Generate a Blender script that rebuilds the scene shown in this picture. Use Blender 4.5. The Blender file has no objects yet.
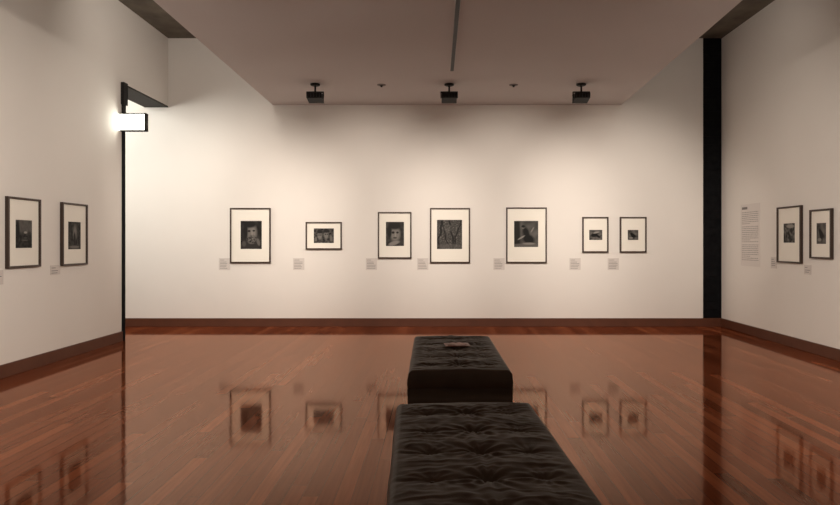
import bpy, bmesh, math, random
from mathutils import Vector, Matrix, noise
random.seed(4)
scene = bpy.context.scene
scene.view_settings.view_transform = 'Standard'
scene.view_settings.look = 'None'

F=620.0; VX=437.0; VY=243.0; H=1.5; YB=11.14; XL=-4.83; XR=5.12; ZC=5.18; ZP=3.98; YF=-3.0

# ---------------- materials ----------------
def newmat(name):
    m=bpy.data.materials.new(name); m.use_nodes=True
    return m, m.node_tree, m.node_tree.nodes["Principled BSDF"]
def simple(name,col,rough=0.5,metal=0.0,coat=0.0,spec=0.5,emit=None,estr=0,bump=0.0,bscale=50):
    m,nt,b=newmat(name)
    b.inputs["Base Color"].default_value=(*col,1); b.inputs["Roughness"].default_value=rough
    b.inputs["Metallic"].default_value=metal; b.inputs["Coat Weight"].default_value=coat
    b.inputs["Specular IOR Level"].default_value=spec
    if emit: 
        b.inputs["Emission Color"].default_value=(*emit,1); b.inputs["Emission Strength"].default_value=estr
    if bump:
        tc=nt.nodes.new("ShaderNodeTexCoord"); n=nt.nodes.new("ShaderNodeTexNoise"); n.inputs["Scale"].default_value=bscale
        n.inputs["Detail"].default_value=5
        bp=nt.nodes.new("ShaderNodeBump"); bp.inputs["Strength"].default_value=bump; bp.inputs["Distance"].default_value=0.01
        nt.links.new(tc.outputs["Object"],n.inputs["Vector"]); nt.links.new(n.outputs["Fac"],bp.inputs["Height"]); nt.links.new(bp.outputs["Normal"],b.inputs["Normal"])
    return m
def mottled(name,c1,c2,scale,rough,bump=0.05,spec=0.3):
    m,nt,b=newmat(name)
    tc=nt.nodes.new("ShaderNodeTexCoord"); n=nt.nodes.new("ShaderNodeTexNoise"); n.inputs["Scale"].default_value=scale; n.inputs["Detail"].default_value=6
    r=nt.nodes.new("ShaderNodeValToRGB"); r.color_ramp.elements[0].color=(*c1,1); r.color_ramp.elements[1].color=(*c2,1)
    r.color_ramp.elements[0].position=.3; r.color_ramp.elements[1].position=.7
    bp=nt.nodes.new("ShaderNodeBump"); bp.inputs["Strength"].default_value=bump; bp.inputs["Distance"].default_value=0.01
    nt.links.new(tc.outputs["Object"],n.inputs["Vector"]); nt.links.new(n.outputs["Fac"],r.inputs["Fac"]); nt.links.new(r.outputs["Color"],b.inputs["Base Color"])
    nt.links.new(n.outputs["Fac"],bp.inputs["Height"]); nt.links.new(bp.outputs["Normal"],b.inputs["Normal"])
    b.inputs["Roughness"].default_value=rough; b.inputs["Specular IOR Level"].default_value=spec
    return m
M_wall=mottled("wall_paint",(.81,.77,.72),(.83,.79,.74),1.3,.75,.02,.2)
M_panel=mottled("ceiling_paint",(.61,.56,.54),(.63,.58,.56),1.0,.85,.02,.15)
M_conc=mottled("concrete",(.12,.105,.085),(.22,.195,.155),2.5,.9,.3)
M_black=simple("black_metal",(.010,.009,.009),.6,spec=.3,bump=.1,bscale=120)
M_black2=mottled("black_brick_paint",(.003,.003,.004),(.008,.008,.009),12,.8,.4,.1)
M_dark=simple("dark_soffit",(.025,.022,.02),.8)
M_frame=simple("bronze_frame",(.06,.037,.027),.4,metal=.2)
M_mat=simple("mat_board",(.88,.84,.75),.6,coat=.1)
M_card=simple("label_card",(.66,.61,.57),.6)
M_txt=simple("label_ink",(.22,.20,.19),.7)
M_txt2=simple("vinyl_text",(.32,.29,.27),.7)

def wood_base():
    m,nt,b=newmat("baseboard_wood")
    tc=nt.nodes.new("ShaderNodeTexCoord"); n=nt.nodes.new("ShaderNodeTexNoise"); n.inputs["Scale"].default_value=6; n.inputs["Detail"].default_value=6
    r=nt.nodes.new("ShaderNodeValToRGB"); r.color_ramp.elements[0].color=(.075,.024,.012,1); r.color_ramp.elements[1].color=(.13,.043,.021,1)
    nt.links.new(tc.outputs["Object"],n.inputs["Vector"]); nt.links.new(n.outputs["Fac"],r.inputs["Fac"]); nt.links.new(r.outputs["Color"],b.inputs["Base Color"])
    b.inputs["Roughness"].default_value=.45
    return m
M_bb=wood_base()

def floor_mat():
    m,nt,b=newmat("floor_boards"); N=nt.nodes; L=nt.links
    def math_(op,a,bb=None):
        n=N.new("ShaderNodeMath"); n.operation=op
        for i,v in enumerate((a,bb)):
            if v is None: continue
            if isinstance(v,(int,float)): n.inputs[i].default_value=v
            else: L.new(v,n.inputs[i])
        return n.outputs[0]
    tc=N.new("ShaderNodeTexCoord"); s=N.new("ShaderNodeSeparateXYZ"); L.new(tc.outputs["Object"],s.inputs[0])
    xs=math_('DIVIDE',s.outputs[0],.10); row=math_('FLOOR',xs); fx=math_('SUBTRACT',xs,row)
    w1=N.new("ShaderNodeTexWhiteNoise"); w1.noise_dimensions='1D'; L.new(row,w1.inputs["W"])
    ys=math_('ADD',math_('DIVIDE',s.outputs[1],2.2),math_('MULTIPLY',w1.outputs["Value"],7.0)); col=math_('FLOOR',ys); fy=math_('SUBTRACT',ys,col)
    cv=N.new("ShaderNodeCombineXYZ"); L.new(row,cv.inputs[0]); L.new(col,cv.inputs[1])
    w2=N.new("ShaderNodeTexWhiteNoise"); w2.noise_dimensions='2D'; L.new(cv.outputs[0],w2.inputs["Vector"])
    r=N.new("ShaderNodeValToRGB"); e=r.color_ramp.elements
    e[0].color=(.110,.026,.010,1); e[1].color=(.32,.095,.040,1)
    k=e.new(.35); k.color=(.165,.041,.016,1); k=e.new(.8); k.color=(.22,.058,.023,1)
    L.new(w2.outputs["Value"],r.inputs["Fac"])
    mp=N.new("ShaderNodeMapping"); mp.inputs["Scale"].default_value=(45,1.8,1); L.new(tc.outputs["Object"],mp.inputs["Vector"])
    off=N.new("ShaderNodeVectorMath"); off.operation='ADD'; L.new(mp.outputs[0],off.inputs[0]); L.new(w2.outputs["Color"],off.inputs[1])
    g=N.new("ShaderNodeTexNoise"); g.inputs["Scale"].default_value=1.0; g.inputs["Detail"].default_value=5; L.new(off.outputs[0],g.inputs["Vector"])
    gr=N.new("ShaderNodeMapRange"); gr.inputs["From Min"].default_value=.3; gr.inputs["From Max"].default_value=.7; gr.inputs["To Min"].default_value=.84; gr.inputs["To Max"].default_value=1.14
    L.new(g.outputs["Fac"],gr.inputs["Value"])
    gx=math_('MINIMUM',fx,math_('SUBTRACT',1.0,fx)); gy=math_('MULTIPLY',math_('MINIMUM',fy,math_('SUBTRACT',1.0,fy)),22.0)
    gm=math_('MINIMUM',gx,gy)
    gp=N.new("ShaderNodeMapRange"); gp.inputs["From Min"].default_value=.0; gp.inputs["From Max"].default_value=.04; gp.inputs["To Min"].default_value=.25; gp.inputs["To Max"].default_value=1
    L.new(gm,gp.inputs["Value"])
    tot=math_('MULTIPLY',gr.outputs[0],gp.outputs[0])
    vm=N.new("ShaderNodeVectorMath"); vm.operation='SCALE'; L.new(r.outputs["Color"],vm.inputs[0]); L.new(tot,vm.inputs["Scale"])
    L.new(vm.outputs[0],b.inputs["Base Color"])
    n2=N.new("ShaderNodeTexNoise"); n2.inputs["Scale"].default_value=2.0; n2.inputs["Detail"].default_value=1; L.new(tc.outputs["Object"],n2.inputs["Vector"])
    cup=math_('MULTIPLY',math_('POWER',math_('ABSOLUTE',math_('SUBTRACT',fx,.5)),2.0),.06)
    hh=math_('ADD',math_('ADD',cup,math_('MULTIPLY',n2.outputs["Fac"],.3)),math_('MULTIPLY',math_('MULTIPLY',w2.outputs["Value"],fx),.035))
    bp=N.new("ShaderNodeBump"); bp.inputs["Strength"].default_value=.2; bp.inputs["Distance"].default_value=.003
    L.new(hh,bp.inputs["Height"])
    # amber varnish: tinted gloss layered over the timber by fresnel
    b.inputs["Roughness"].default_value=.6; b.inputs["Specular IOR Level"].default_value=0
    gl=N.new("ShaderNodeBsdfAnisotropic"); gl.inputs["Color"].default_value=(1,.67,.52,1); gl.inputs["Roughness"].default_value=.07
    L.new(bp.outputs["Normal"],gl.inputs["Normal"])
    fr=N.new("ShaderNodeFresnel"); fr.inputs["IOR"].default_value=1.42
    mx=N.new("ShaderNodeMixShader"); L.new(fr.outputs[0],mx.inputs[0]); L.new(b.outputs[0],mx.inputs[1]); L.new(gl.outputs[0],mx.inputs[2])
    L.new(mx.outputs[0],N["Material Output"].inputs["Surface"])
    return m
M_floor=floor_mat()

def photo_mat():
    m,nt,b=newmat("silver_gelatin_print")
    a=nt.nodes.new("ShaderNodeVertexColor"); a.layer_name="Col"
    nt.links.new(a.outputs["Color"],b.inputs["Base Color"]); b.inputs["Roughness"].default_value=.5
    b.inputs["Specular IOR Level"].default_value=.15
    return m
M_photo=photo_mat()
def leather_mat():
    m,nt,b=newmat("dark_leather"); N=nt.nodes; L=nt.links
    tc=N.new("ShaderNodeTexCoord"); v=N.new("ShaderNodeTexVoronoi"); v.inputs["Scale"].default_value=140
    n=N.new("ShaderNodeTexNoise"); n.inputs["Scale"].default_value=5; n.inputs["Detail"].default_value=5
    r=N.new("ShaderNodeValToRGB"); r.color_ramp.elements[0].color=(.025,.015,.0095,1); r.color_ramp.elements[1].color=(.048,.030,.019,1)
    L.new(tc.outputs["Object"],v.inputs["Vector"]); L.new(tc.outputs["Object"],n.inputs["Vector"]); L.new(n.outputs["Fac"],r.inputs["Fac"]); L.new(r.outputs["Color"],b.inputs["Base Color"])
    bp=N.new("ShaderNodeBump"); bp.inputs["Strength"].default_value=.25; bp.inputs["Distance"].default_value=.002
    L.new(v.outputs["Distance"],bp.inputs["Height"]); L.new(bp.outputs["Normal"],b.inputs["Normal"])
    b.inputs["Roughness"].default_value=.55; b.inputs["Specular IOR Level"].default_value=.22
    b.inputs["Specular Tint"].default_value=(1,.82,.68,1)
    return m
M_leather=leather_mat()

# ---------------- mesh builder ----------------
class MB:
    def __init__(s): s.v=[];s.f=[];s.mi=[];s.mats=[];s.sm=[]
    def m(s,mat):
        if mat not in s.mats: s.mats.append(mat)
        return s.mats.index(mat)
    def box(s,x0,x1,y0,y1,z0,z1,mat):
        b=len(s.v); i=s.m(mat)
        for z in (z0,z1):
            s.v+= [(x0,y0,z),(x1,y0,z),(x1,y1,z),(x0,y1,z)]
        for q in ((0,3,2,1),(4,5,6,7),(0,1,5,4),(1,2,6,5),(2,3,7,6),(3,0,4,7)):
            s.f.append(tuple(b+k for k in q)); s.mi.append(i); s.sm.append(False)
    def rings(s,rings,mat,cap0=False,cap1=False,smooth=True):
        b=len(s.v); i=s.m(mat); n=len(rings[0])
        for r in rings: s.v+=[tuple(p) for p in r]
        for k in range(len(rings)-1):
            for j in range(n):
                s.f.append((b+k*n+j,b+k*n+(j+1)%n,b+(k+1)*n+(j+1)%n,b+(k+1)*n+j)); s.mi.append(i); s.sm.append(smooth)
        if cap0: s.f.append(tuple(b+j for j in reversed(range(n)))); s.mi.append(i); s.sm.append(False)
        if cap1: s.f.append(tuple(b+(len(rings)-1)*n+j for j in range(n))); s.mi.append(i); s.sm.append(False)
    def lathe(s,prof,mat,seg=24,c=(0,0,0),cap0=True,cap1=True):
        R=[]
        for r,h in prof:
            ring=[]
            for k in range(seg):
                a=2*math.pi*k/seg; p=(r*math.cos(a),r*math.sin(a),h)
                ring.append((p[0]+c[0],p[1]+c[1],p[2]+c[2]))
            R.append(ring)
        s.rings(R,mat,cap0,cap1)
    def obj(s,name,mw=None,bevel=0,fix=True):
        me=bpy.data.meshes.new(name); me.from_pydata(s.v,[],s.f)
        for k in s.mats: me.materials.append(k)
        for p,i,sm in zip(me.polygons,s.mi,s.sm): p.material_index=i; p.use_smooth=sm
        if fix:
            bm=bmesh.new(); bm.from_mesh(me); bmesh.ops.recalc_face_normals(bm,faces=bm.faces); bm.to_mesh(me); bm.free()
        o=bpy.data.objects.new(name,me); scene.collection.objects.link(o)
        if mw: o.matrix_world=mw
        if bevel:
            d=o.modifiers.new("bevel",'BEVEL'); d.width=bevel; d.segments=2; d.limit_method='ANGLE'
        return o

def wallbox(name,*a,mat=M_wall,bevel=0):
    b=MB(); b.box(*a,mat); return b.obj(name,bevel=bevel)

# ---------------- room ----------------
XOUT=-8.0
wallbox("floor",XOUT-.2,XR+.2,YF-.2,YB+.2,-.15,0,mat=M_floor)
wallbox("wall_back",XOUT,4.78,YB,YB+.2,0,ZC)
wallbox("wall_right",XR,XR+.2,YF,YB+.2,0,ZC)
YE=9.57; TH=.42
b=MB(); b.box(XL-TH,XL,YF,YE,0,ZC,M_wall); b.box(XL-TH,XL,YE,YB,3.96,ZC,M_wall); b.obj("wall_left")
wallbox("wall_front",XOUT,XR,YF-.2,YF,0,ZC)
wallbox("wall_annex",XOUT-.2,XOUT,YF,YB,0,ZC)
wallbox("ceiling",XOUT-.2,XR+.2,YF-.2,YB+.2,ZC,ZC+.2,mat=M_conc)
b=MB()
def px(Y):
    return -2.90-(Y-6.33)*.0104, 3.12+(Y-6.33)*.0395
Y0,Y1=YF+.6,YB
l0,r0=px(Y0); l1,r1=px(Y1)
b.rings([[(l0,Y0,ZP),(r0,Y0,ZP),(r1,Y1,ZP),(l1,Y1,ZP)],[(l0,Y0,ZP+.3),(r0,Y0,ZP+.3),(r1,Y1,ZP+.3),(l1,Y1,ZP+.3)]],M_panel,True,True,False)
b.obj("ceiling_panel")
wallbox("trim_soffit",XL-TH,XL-.002,YE,YB-.002,3.935,3.96,mat=M_dark)
wallbox("trim_corner",XL-TH-.01,XL+.012,YE-.075,YE+.02,0,3.96,mat=M_black2,bevel=.003)
b=MB(); b.box(4.78,XR,YB+.02,YB+.2,0,ZC,M_black2)
for k in range(34):
    b.box(4.785,XR-.03,YB+.004,YB+.03,.16+k*.148,.16+k*.148+.140,M_black2)
b.obj("black_column")
def bb(name,pts):
    b=MB(); b.box(*pts,M_bb); b.obj(name,bevel=.004)
bb("baseboard_back",(XOUT,4.95,YB-.02,YB+.0,0,.15))
wallbox("baseboard_column",4.95,XR-.02,YB-.02,YB+.004,0,.15,mat=M_bb)
bb("baseboard_right",(XR-.02,XR,YF,YB,0,.15))
bb("baseboard_left",(XL,XL+.02,YF,YE-.075,0,.15))

# ---------------- photo drawings ----------------
def bl(u,v,cx,cy,rx,ry,soft=.25,rot=0):
    dx,dy=u-cx,v-cy
    c,s_=math.cos(rot),math.sin(rot); dx,dy=dx*c+dy*s_,-dx*s_+dy*c
    d=math.sqrt((dx/rx)**2+(dy/ry)**2)
    return max(0,min(1,(1+soft-d)/(2*soft)))
def nz(u,v,s,o=0): return noise.noise(Vector((u*s,v*s,o*7.3)))
def mix(a,b_,t): return a*(1-t)+b_*t
def p_man(u,v):
    c=.03+.03*nz(u,v,5,1)
    c=mix(c,.04,bl(u,v,.45,.15,.5,.3))
    c=mix(c,.20+.26*(u-.4),bl(u,v,.50,.58,.24,.30,.35))
    c=mix(c,.02,bl(u,v,.44,.88,.30,.12)); c=mix(c,.02,bl(u,v,.24,.62,.09,.28))
    c=mix(c,.015,bl(u,v,.40,.64,.07,.035)); c=mix(c,.02,bl(u,v,.62,.65,.06,.03))
    c=mix(c,.32,bl(u,v,.54,.56,.03,.09)); c=mix(c,.10+.25*nz(u,v,30,2),bl(u,v,.52,.34,.22,.15))
    c=mix(c,.04,bl(u,v,.53,.41,.08,.015))
    c=mix(c,.16,bl(u,v,.84,.25,.07,.14,rot=.4)); c=mix(c,.10,bl(u,v,.16,.18,.09,.10))
    return c
def p_pair(u,v):
    c=.06+.12*nz(u,v,9,3)
    for x,y in ((.3,.5),(.62,.55)):
        c=mix(c,.22,bl(u,v,x,y,.11,.25)); c=mix(c,.02,bl(u,v,x,y+.28,.14,.13)); c=mix(c,.03,bl(u,v,x-.04,y+.05,.03,.05)); c=mix(c,.03,bl(u,v,x+.05,y+.05,.03,.05))
    c=mix(c,.18,bl(u,v,.87,.3,.07,.2)); c=mix(c,.2,bl(u,v,.1,.25,.06,.15)); return c
def p_face(u,v):
    c=.05+.04*nz(u,v,7,5)
    c=mix(c,.24,bl(u,v,.52,.5,.27,.30)); c=mix(c,.02,bl(u,v,.5,.84,.36,.15)); c=mix(c,.02,bl(u,v,.2,.6,.12,.27))
    c=mix(c,.02,bl(u,v,.40,.56,.08,.05)); c=mix(c,.02,bl(u,v,.64,.56,.07,.04)); c=mix(c,.05,bl(u,v,.5,.34,.11,.03))
    c=mix(c,.34,bl(u,v,.53,.46,.04,.08)); c=mix(c,.28,bl(u,v,.45,.12,.3,.08,rot=.2)); return c
def p_forest(u,v):
    c=.04+.20*abs(nz(u,v,16,6))+.08*nz(u,v,40,7)
    for x,w,l in ((.12,.04,.2),(.34,.025,-.3),(.57,.035,-.15),(.80,.03,.32)):
        c=mix(c,.012,bl(u,.5,x+l*(v-.5)+.10*nz(v,x,4),.5,w,9)*.9)
    c=mix(c,.16,bl(u,v,.45,.72,.16,.12)*max(0,.5+.9*nz(u,v,18,8))*.7); c=mix(c,.14,bl(u,v,.5,.1,.5,.08)*.6); return max(c,.01)
def p_dancer(u,v):
    c=.11+.09*nz(u,v,4,9); c=mix(c,.02,bl(u,v,.12,.5,.14,.8)); c=mix(c,.14,bl(u,v,.5,.05,.7,.08))
    c=mix(c,.34,bl(u,v,.40,.74,.06,.05)); c=mix(c,.01,bl(u,v,.38,.79,.08,.05)); c=mix(c,.012,bl(u,v,.5,.55,.12,.22,rot=.35))
    c=mix(c,.012,bl(u,v,.6,.30,.24,.18,rot=-.3)); c=mix(c,.32,bl(u,v,.3,.36,.16,.03,rot=.5)); c=mix(c,.26,bl(u,v,.76,.66,.12,.03,rot=1.0)); c=mix(c,.28,bl(u,v,.62,.13,.25,.04))
    return c
def p_small(u,v):
    c=.12+.12*nz(u,v,5,11); c=mix(c,.01,bl(u,v,.4,.5,.28,.2,rot=.5)); c=mix(c,.01,bl(u,v,.7,.35,.2,.1,rot=-.6)); c=mix(c,.35,bl(u,v,.55,.75,.25,.08,rot=.3)); return c
def p_bird(u,v):
    c=.12+.10*nz(u,v,4,12); c=mix(c,.01,bl(u,v,.5,.5,.34,.12,rot=-.6)); c=mix(c,.01,bl(u,v,.45,.45,.14,.3,rot=.5)); c=mix(c,.3,bl(u,v,.3,.2,.2,.08)); return c
def p_land(u,v):
    c=mix(.02,.12,max(0,min(1,(v-.45)*6)))+.05*nz(u,v,8,13)
    c=mix(c,.4,bl(u,v,.60,.56,.10,.04)); c=mix(c,.10,bl(u,v,.55,.28,.2,.03)); c=mix(c,.10,bl(u,v,.6,.36,.12,.02)); c=mix(c,.01,bl(u,v,.12,.6,.12,.4)); return max(.01,c)
def p_street(u,v):
    c=.03+.06*nz(u,v,10,14); c=mix(c,.22,bl(u,v,.55,.62,.14,.24,.5)); c=mix(c,.015,bl(u,v,.52,.40,.07,.22)); c=mix(c,.2,bl(u,v,.5,.08,.4,.05)); return max(.01,c)
def p_rocks(u,v):
    c=.07+.25*nz(u,v,7,15); c=mix(c,.35,bl(u,v,.6,.85,.35,.10)); return max(.015,c)

def WM(wall,a,z):
    if wall=='B': return Matrix(((1,0,0,a),(0,0,-1,YB-.001),(0,1,0,z),(0,0,0,1)))
    if wall=='L': return Matrix(((0,0,1,XL+.001),(1,0,0,a),(0,1,0,z),(0,0,0,1)))
    if wall=='R': return Matrix(((0,0,-1,XR-.001),(-1,0,0,a),(0,1,0,z),(0,0,0,1)))

def framed(wall,a,z,w,h,ix0,ix1,iz0,iz1,fn,depth=.042,bar=.024):
    b=MB()
    def rect(i,o): 
        return [(-w/2+i,-h/2+i,o),(w/2-i,-h/2+i,o),(w/2-i,h/2-i,o),(-w/2+i,h/2-i,o)]
    b.rings([rect(0,0),rect(0,depth-.004),rect(.004,depth),rect(bar-.005,depth),rect(bar,depth-.004),rect(bar,.02)],M_frame,True,False,False)
    X0=-w/2+ix0*w; X1=-w/2+ix1*w; Z0=-h/2+iz0*h; Z1=-h/2+iz1*h
    def rr(x0,x1,z0,z1,o): return [(x0,z0,o),(x1,z0,o),(x1,z1,o),(x0,z1,o)]
    b.rings([rect(bar,.02),rr(X0-.004,X1+.004,Z0-.004,Z1+.004,.02),rr(X0,X1,Z0,Z1,.016)],M_mat,smooth=False)
    nx=48; nz_=max(20,int(nx*(Z1-Z0)/(X1-X0))); base=len(b.v); i=b.m(M_photo)
    cols={}
    for q in range(nz_+1):
        for p in range(nx+1):
            u,v=p/nx,q/nz_
            cols[len(b.v)]=max(.006,fn(u,v)); b.v.append((X0+(X1-X0)*u,Z0+(Z1-Z0)*v,.016))
    for q in range(nz_):
        for p in range(nx):
            k=base+q*(nx+1)+p
            b.f.append((k,k+1,k+nx+2,k+nx+1)); b.mi.append(i); b.sm.append(False)
    o=b.obj("framed_photograph",WM(wall,a,z),fix=False)
    ca=o.data.color_attributes.new("Col",'FLOAT_COLOR','POINT')
    for k in range(len(o.data.vertices)):
        g=cols.get(k,.5)*.75; ca.data[k].color=(g*1.04,g*.97,g*.88,1)
    return o

SB=F/YB
def fb(x0,x1,y0,y1,ix0,ix1,iy0,iy1,fn):
    a=((x0+x1)/2-VX)/SB; z=H+(VY-(y0+y1)/2)/SB; w=(x1-x0)/SB; h=(y1-y0)/SB
    framed('B',a,z,w,h,(ix0-x0)/(x1-x0),(ix1-x0)/(x1-x0),(y1-iy1)/(y1-y0),(y1-iy0)/(y1-y0),fn)
fb(230.5,271,208,263,241,262,221,249,p_man)
fb(306,342,222,249.5,314,334,228.5,243,p_pair)
fb(378,411.5,212,258.5,386,404,222,246,p_face)
fb(430,470,208,263,437,462,220,249,p_forest)
fb(506,546.5,207.5,263,514,538,221,247,p_dancer)
fb(582,608,217,252.5,589,602,230,240,p_small)
fb(619.5,646,217,252.5,627.5,638,230,240,p_bird)
framed('L',(6.93+7.505)/2,1.62,.575,.81,.26,.76,.28,.68,p_land)
framed('L',(7.94+8.51)/2,1.615,.57,.82,.26,.76,.26,.70,p_street)
framed('R',(9.28+8.67)/2,1.62,.61,.82,.25,.72,.36,.70,p_rocks)
framed('R',(8.465+8.0)/2,1.62,.465,.66,.28,.72,.30,.72,p_bird)

def label(wall,a,z,w=.20,h=.21,rows=6):
    b=MB(); b.box(-w/2,w/2,-h/2,h/2,0,.004,M_card)
    y=h/2-.03
    for r in range(rows):
        L=(w-.04)*(1 if r else .6)*random.uniform(.7,1); x=-w/2+.02
        b.box(x,x+L,y-.008,y,.004,.0045,M_txt); y-=.028 if r else .036
    b.obj("wall_label",WM(wall,a,z))
for x0,x1 in ((219,230),(293.5,304),(366,377),(417,428.5),(493.5,504.5),(570,580),(608,618.5)):
    label('B',((x0+x1)/2-VX)/SB,H+(VY-264)/SB)
label('L',7.84,1.16,.2,.12,3); label('L',6.80,1.12,.2,.16,4)
label('R',9.42,1.20,.16,.17,4); label('R',8.56,1.13,.16,.13,3)
b=MB(); W_,H_=.62,1.02
b.box(-W_/2,W_/2,-H_/2,H_/2,0,.003,simple("text_panel",(.74,.69,.65),.6))
b.box(-W_/2+.04,-W_/2+.22,H_/2-.085,H_/2-.045,.003,.004,M_txt); y=H_/2-.13
for r in range(27):
    x=-W_/2+.04
    if r in (7,8,16,17) and r%2: y-=.02; continue
    end=W_/2-.05 if r not in (6,15,24) else 0
    while x<end:
        wl=random.uniform(.02,.07); b.box(x,min(x+wl,end),y-.010,y,.003,.0035,M_txt2); x+=wl+.012
    y-=.031
b.obj("exhibition_text_panel",WM('R',10.13,1.63))

# ---------------- exit sign ----------------
b=MB(); M_em=simple("lit_acrylic",(.9,.9,.85),.4,emit=(1,.98,.86),estr=10)
M_em2=simple("exit_lettering",(.5,.6,.45),.5,emit=(.8,.9,.62),estr=1.1)
x0,x1,z0,z1=XL+.012,XL+.41,3.20,3.47; ys=YE-.13
b.box(x0,x1,ys,ys+.05,z0,z1,M_black)
b.box(x0+.0,x1-.02,ys-.035,ys,z0+.018,z1-.018,M_em)
b.box(x0,x1,ys-.037,ys,z0,z0+.018,M_black); b.box(x0,x1,ys-.037,ys,z1-.018,z1,M_black); b.box(x1-.02,x1,ys-.037,ys,z0,z1,M_black)
b.box(x0-.012,x0+.03,ys+.0,ys+.06,z0+.06,z1-.06,M_black)
def bar(u0,u1,v0,v1): b.box(x0+.05+u0,x0+.05+u1,ys-.0365,ys-.034,z0+.075+v0,z0+.075+v1,M_em2)
t=.014;hh=.12
bar(0,t,0,hh);bar(0,.05,0,t);bar(0,.045,hh/2-t/2,hh/2+t/2);bar(0,.05,hh-t,hh)
for k in range(8): 
    q=k/7; bar(.075+.04*q,.075+.04*q+t,q*(hh-t),q*(hh-t)+t); bar(.115-.04*q,.115-.04*q+t,q*(hh-t),q*(hh-t)+t)
bar(.155,.155+t,0,hh); bar(.195,.26,hh-t,hh); bar(.22,.22+t,0,hh)
b.obj("exit_sign")
b=MB(); b.box(XL,XL+.05,YE-.10,YE+.02,3.62,3.96,M_black); b.box(XL,XL+.03,YE-.08,YE,3.47,3.62,M_black); b.obj("sign_bracket")

# ---------------- ceiling fixtures ----------------
b=MB(); M_slot=simple("track_slot",(.03,.024,.021),.6)
b.box(-.024,.024,1.0,8.89,ZP-.014,ZP-.002,M_slot)
b.box(-.034,-.024,1.0,8.90,ZP-.018,ZP-.002,M_panel); b.box(.024,.034,1.0,8.90,ZP-.018,ZP-.002,M_panel); b.box(-.034,.034,8.89,8.902,ZP-.018,ZP-.002,M_panel)
b.obj("lighting_track",Matrix.Translation((.215,0,0)))
M_lens=simple("lamp_lens",(.3,.28,.26),.2)
def spotfix(x,y,aim_yaw=0):
    b=MB()
    b.lathe([(.075,0),(.075,-.02),(.06,-.028)],M_black,c=(0,0,0))
    b.lathe([(.014,-.025),(.014,-.14)],M_black,seg=12)
    b.box(-.13,.13,-.02,.02,-.135,-.12,M_black)
    b.box(-.135,-.12,-.02,.02,-.22,-.12,M_black); b.box(.12,.135,-.02,.02,-.22,-.12,M_black)
    r0=[(-.118,-.11,-.165),(.118,-.11,-.165),(.118,.10,-.145),(-.118,.10,-.145)]
    r1=[(-.118,-.09,-.235),(.118,-.09,-.235),(.118,.10,-.275),(-.118,.10,-.275)]
    b.rings([r0,r1],M_black,True,True,False)
    b.box(-.118,.118,.10,.125,-.275,-.262,M_black); b.box(-.118,.118,.10,.125,-.158,-.145,M_black)
    b.box(-.09,.09,.1,.104,-.255,-.165,M_lens)
    for k in range(5): b.box(-.10+k*.045,-.09+k*.045,-.125,-.10,-.225,-.17,M_black)
    return b.obj("ceiling_spotlight",Matrix.Translation((x,y,ZP))@Matrix.Rotation(aim_yaw,4,'Z'),bevel=.004)
for x in (-1.90,.19,2.25): spotfix(x,9.67)
M_trimd=simple("downlight_trim",(.16,.13,.12),.5)
for x in (-.87,1.2):
    b=MB(); b.lathe([(.07,0),(.065,-.008),(.04,-.012)],M_trimd); b.lathe([(.03,-.010),(.015,-.025),(.015,-.035)],M_black)
    b.obj("ceiling_sprinkler",Matrix.Translation((x,9.72,ZP)))

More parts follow.
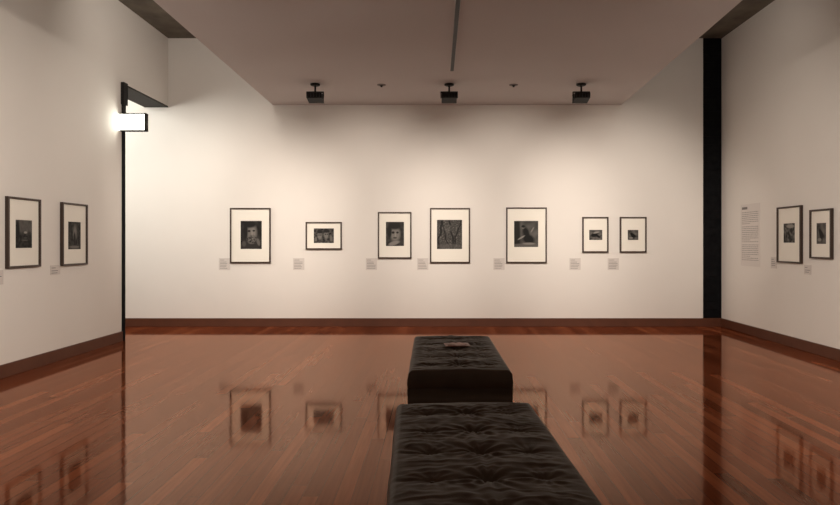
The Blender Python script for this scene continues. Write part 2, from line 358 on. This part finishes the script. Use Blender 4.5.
# ---------------- benches ----------------
def bench(cx,cy,W,L,Ht,rot):
    b=MB(); i=b.m(M_leather)
    nx,ny=110,240; r=.045
    rows=[(-2+k)*.37 for k in range(5)]
    btn=[(x,y) for x in (-.26,0,.26) for y in rows]
    def h(x,y):
        d=min(W/2-abs(x),L/2-abs(y)); z=0
        if d<r: z-= r-math.sqrt(max(0,r*r-(r-d)**2))
        e=min(1,max(0,d/.10))
        z+= .010*math.sin(math.pi*min(1,max(0,(x+W/2)/W)))
        t=0
        for bx,by in btn:
            dx,dy=x-bx,y-by; dd=math.hypot(dx,dy); k=1.0 if bx==0 else .4
            t-=k*.030*math.exp(-(dd/.045)**2)
            if dd<.45:
                th=math.atan2(dy,dx)
                t+=k*.009*math.cos(11*th+4*noise.noise(Vector((bx*3,by*3,th*.6))))*math.exp(-dd/.14)*min(1,dd/.03)
        for k,y0 in enumerate(rows):
            yy=y0+.025*nz(x,k,3,4)
            t-=.010*math.exp(-((y-yy)/.016)**2)*(.5+.5*math.exp(-(x/.3)**2))
            t+=.008*math.exp(-((y-yy-.185)/.10)**2)
        wv=noise.noise(Vector((x*2.5,y*11,cx*9)))
        t+=.007*wv
        rid=1-abs(noise.noise(Vector((x*3.0+2,y*14+noise.noise(Vector((x*3,y*3,1)))*2,cy))))*5
        t+=.0045*max(0,rid)
        t+=.003*noise.noise(Vector((x*9,y*34,cy)))
        return Ht+z+t*e
    def warp(p,n,S):
        q=p/n*2-1; q=math.copysign(1-(1-abs(q))**1.25,q); return q*S/2
    base=len(b.v)
    for q in range(ny+1):
        y=warp(q,ny,L)
        for p in range(nx+1):
            x=warp(p,nx,W); b.v.append((x,y,h(x,y)))
    for q in range(ny):
        for p in range(nx):
            k=base+q*(nx+1)+p; b.f.append((k,k+1,k+nx+2,k+nx+1)); b.mi.append(i); b.sm.append(True)
    per=[base+p for p in range(nx+1)]+[base+q*(nx+1)+nx for q in range(1,ny+1)]+[base+ny*(nx+1)+p for p in range(nx-1,-1,-1)]+[base+q*(nx+1) for q in range(ny-1,0,-1)]
    prev=per; n=len(per)
    for z,o in ((Ht-.07,.004),(Ht-.10,.006),(Ht-.14,.004),(Ht-.15,-.001),(Ht-.155,-.001),(Ht-.165,.003),(.25,.004),(.12,.002),(.04,0),(.03,-.01)):
        cur=[]
        for k in per:
            x,y,_=b.v[k]
            wr=.005*noise.noise(Vector((x*6,y*6,z*5)))
            b.v.append((x*(1+2*(o+wr)/W),y*(1+2*(o+wr)/L),z)); cur.append(len(b.v)-1)
        for j in range(n):
            b.f.append((prev[j],cur[j],cur[(j+1)%n],prev[(j+1)%n])); b.mi.append(i); b.sm.append(True)
        prev=cur
    b.f.append(tuple(prev)); b.mi.append(i); b.sm.append(False)
    b.box(-W/2+.06,W/2-.06,-L/2+.06,L/2-.06,0,.035,M_black)
    for bx,by in btn:
        z=h(bx,by); b.lathe([(.012,-.004),(.012,.001),(.008,.004),(.003,.005)],M_leather,seg=12,c=(bx,by,z))
    return b.obj("tufted_leather_bench",Matrix.Translation((cx,cy,0))@Matrix.Rotation(rot,4,'Z'))
bench(.190,6.33,.90,2.0,.40,math.radians(.6))
bench(.225,3.25,.93,2.05,.40,math.radians(2.2))

# brochure on far bench
b=MB(); Mcv=simple("brochure_cover",(.26,.075,.04),.45); Mpg=simple("brochure_pages",(.34,.20,.14),.6)
b.box(-.13,0,-.10,.10,0,.003,Mcv); b.box(0,.13,-.10,.10,0,.003,Mcv)
for sx in (-1,1):
    prof=[]
    for k in range(9):
        t=k/8; prof.append((sx*(.004+.12*t),.004+.008*math.sin(math.pi*min(1,t*1.3+.1))*(1-t*.6)))
    i=b.m(Mcv); ba=len(b.v)
    for x,z in prof: b.v+= [(x,-.095,z),(x,.095,z)]
    for k in range(8): b.f.append((ba+2*k,ba+2*k+2,ba+2*k+3,ba+2*k+1)); b.mi.append(i); b.sm.append(True)
    xa,xb=sorted((sx*.03,sx*.10)); b.box(xa,xb,-.06,.05,.0105,.0125,Mpg if sx<0 else Mcv)
b.obj("open_brochure",Matrix.Translation((.21,6.53,.428))@Matrix.Rotation(.1,4,'Z'))

# ---------------- lights ----------------
def spot(x,y,z,tx,ty,tz,P,ang=75,blend=1,rad=.08,col=(1,.885,.775)):
    l=bpy.data.lights.new("gallery_spot_light",'SPOT'); l.energy=P; l.spot_size=math.radians(ang); l.spot_blend=blend; l.shadow_soft_size=rad; l.color=col
    o=bpy.data.objects.new("gallery_spot_light",l); scene.collection.objects.link(o); o.location=(x,y,z)
    o.rotation_euler=(Vector((tx,ty,tz))-Vector((x,y,z))).to_track_quat('-Z','Y').to_euler(); return o
def area(x,y,z,tx,ty,tz,P,sx,sy,col=(1,.90,.80)):
    l=bpy.data.lights.new("unseen_area_light",'AREA'); l.energy=P; l.shape='RECTANGLE'; l.size=sx; l.size_y=sy; l.color=col
    o=bpy.data.objects.new("unseen_area_light",l); scene.collection.objects.link(o); o.location=(x,y,z)
    o.rotation_euler=(Vector((tx,ty,tz))-Vector((x,y,z))).to_track_quat('-Z','Y').to_euler(); return o
for x in (-3.6,-1.2,1.2,3.4): spot(x*.75,6.4,3.7,x,YB,1.6,600,59)
for y in (2.8,6.2): 
    spot(1.2,y,3.7,XL,y+1.2,1.6,430,58)
    spot(-1.2,y,3.7,XR,y+1.8,1.2,450,58)
area(-2.6,4.5,4.75,XL,5.2,4.0,72,.25,6.5)  # added above the panel edge to brighten the upper left wall, no fixture
area(2.9,4.5,4.75,XR,5.2,4.0,50,.25,6.5)  # same added brightening for the upper right wall
area(-3.2,8.2,4.9,-3.9,YB,4.2,16,.6,.4)  # unseen fill added to lift the upper left of the back wall
area(3.6,8.2,4.9,4.0,YB,4.2,6,.6,.4)  # weak added fill, softens the shadow curve at upper right of back wall
area(-6.4,9.0,3.8,-4.4,YB,2.0,80,1.0,1.4,(1,.98,.90))
area(0,-1.0,3.6,0,4,0,35,4,1.5)  # broad ambient fill added behind the camera, not an actual lamp

# ---------------- camera ----------------
cam=bpy.data.cameras.new("camera"); co=bpy.data.objects.new("camera",cam); scene.collection.objects.link(co)
co.location=(0,0,H); co.rotation_euler=(math.radians(90),0,0)
cam.sensor_width=36; cam.lens=36*F/840; cam.shift_x=-(VX-420)/840; cam.shift_y=-(252.5-VY)/840
cam.clip_start=.05
scene.camera=co
w=bpy.data.worlds.new("world"); scene.world=w; w.use_nodes=True; w.node_tree.nodes["Background"].inputs[0].default_value=(.02,.018,.016,1)
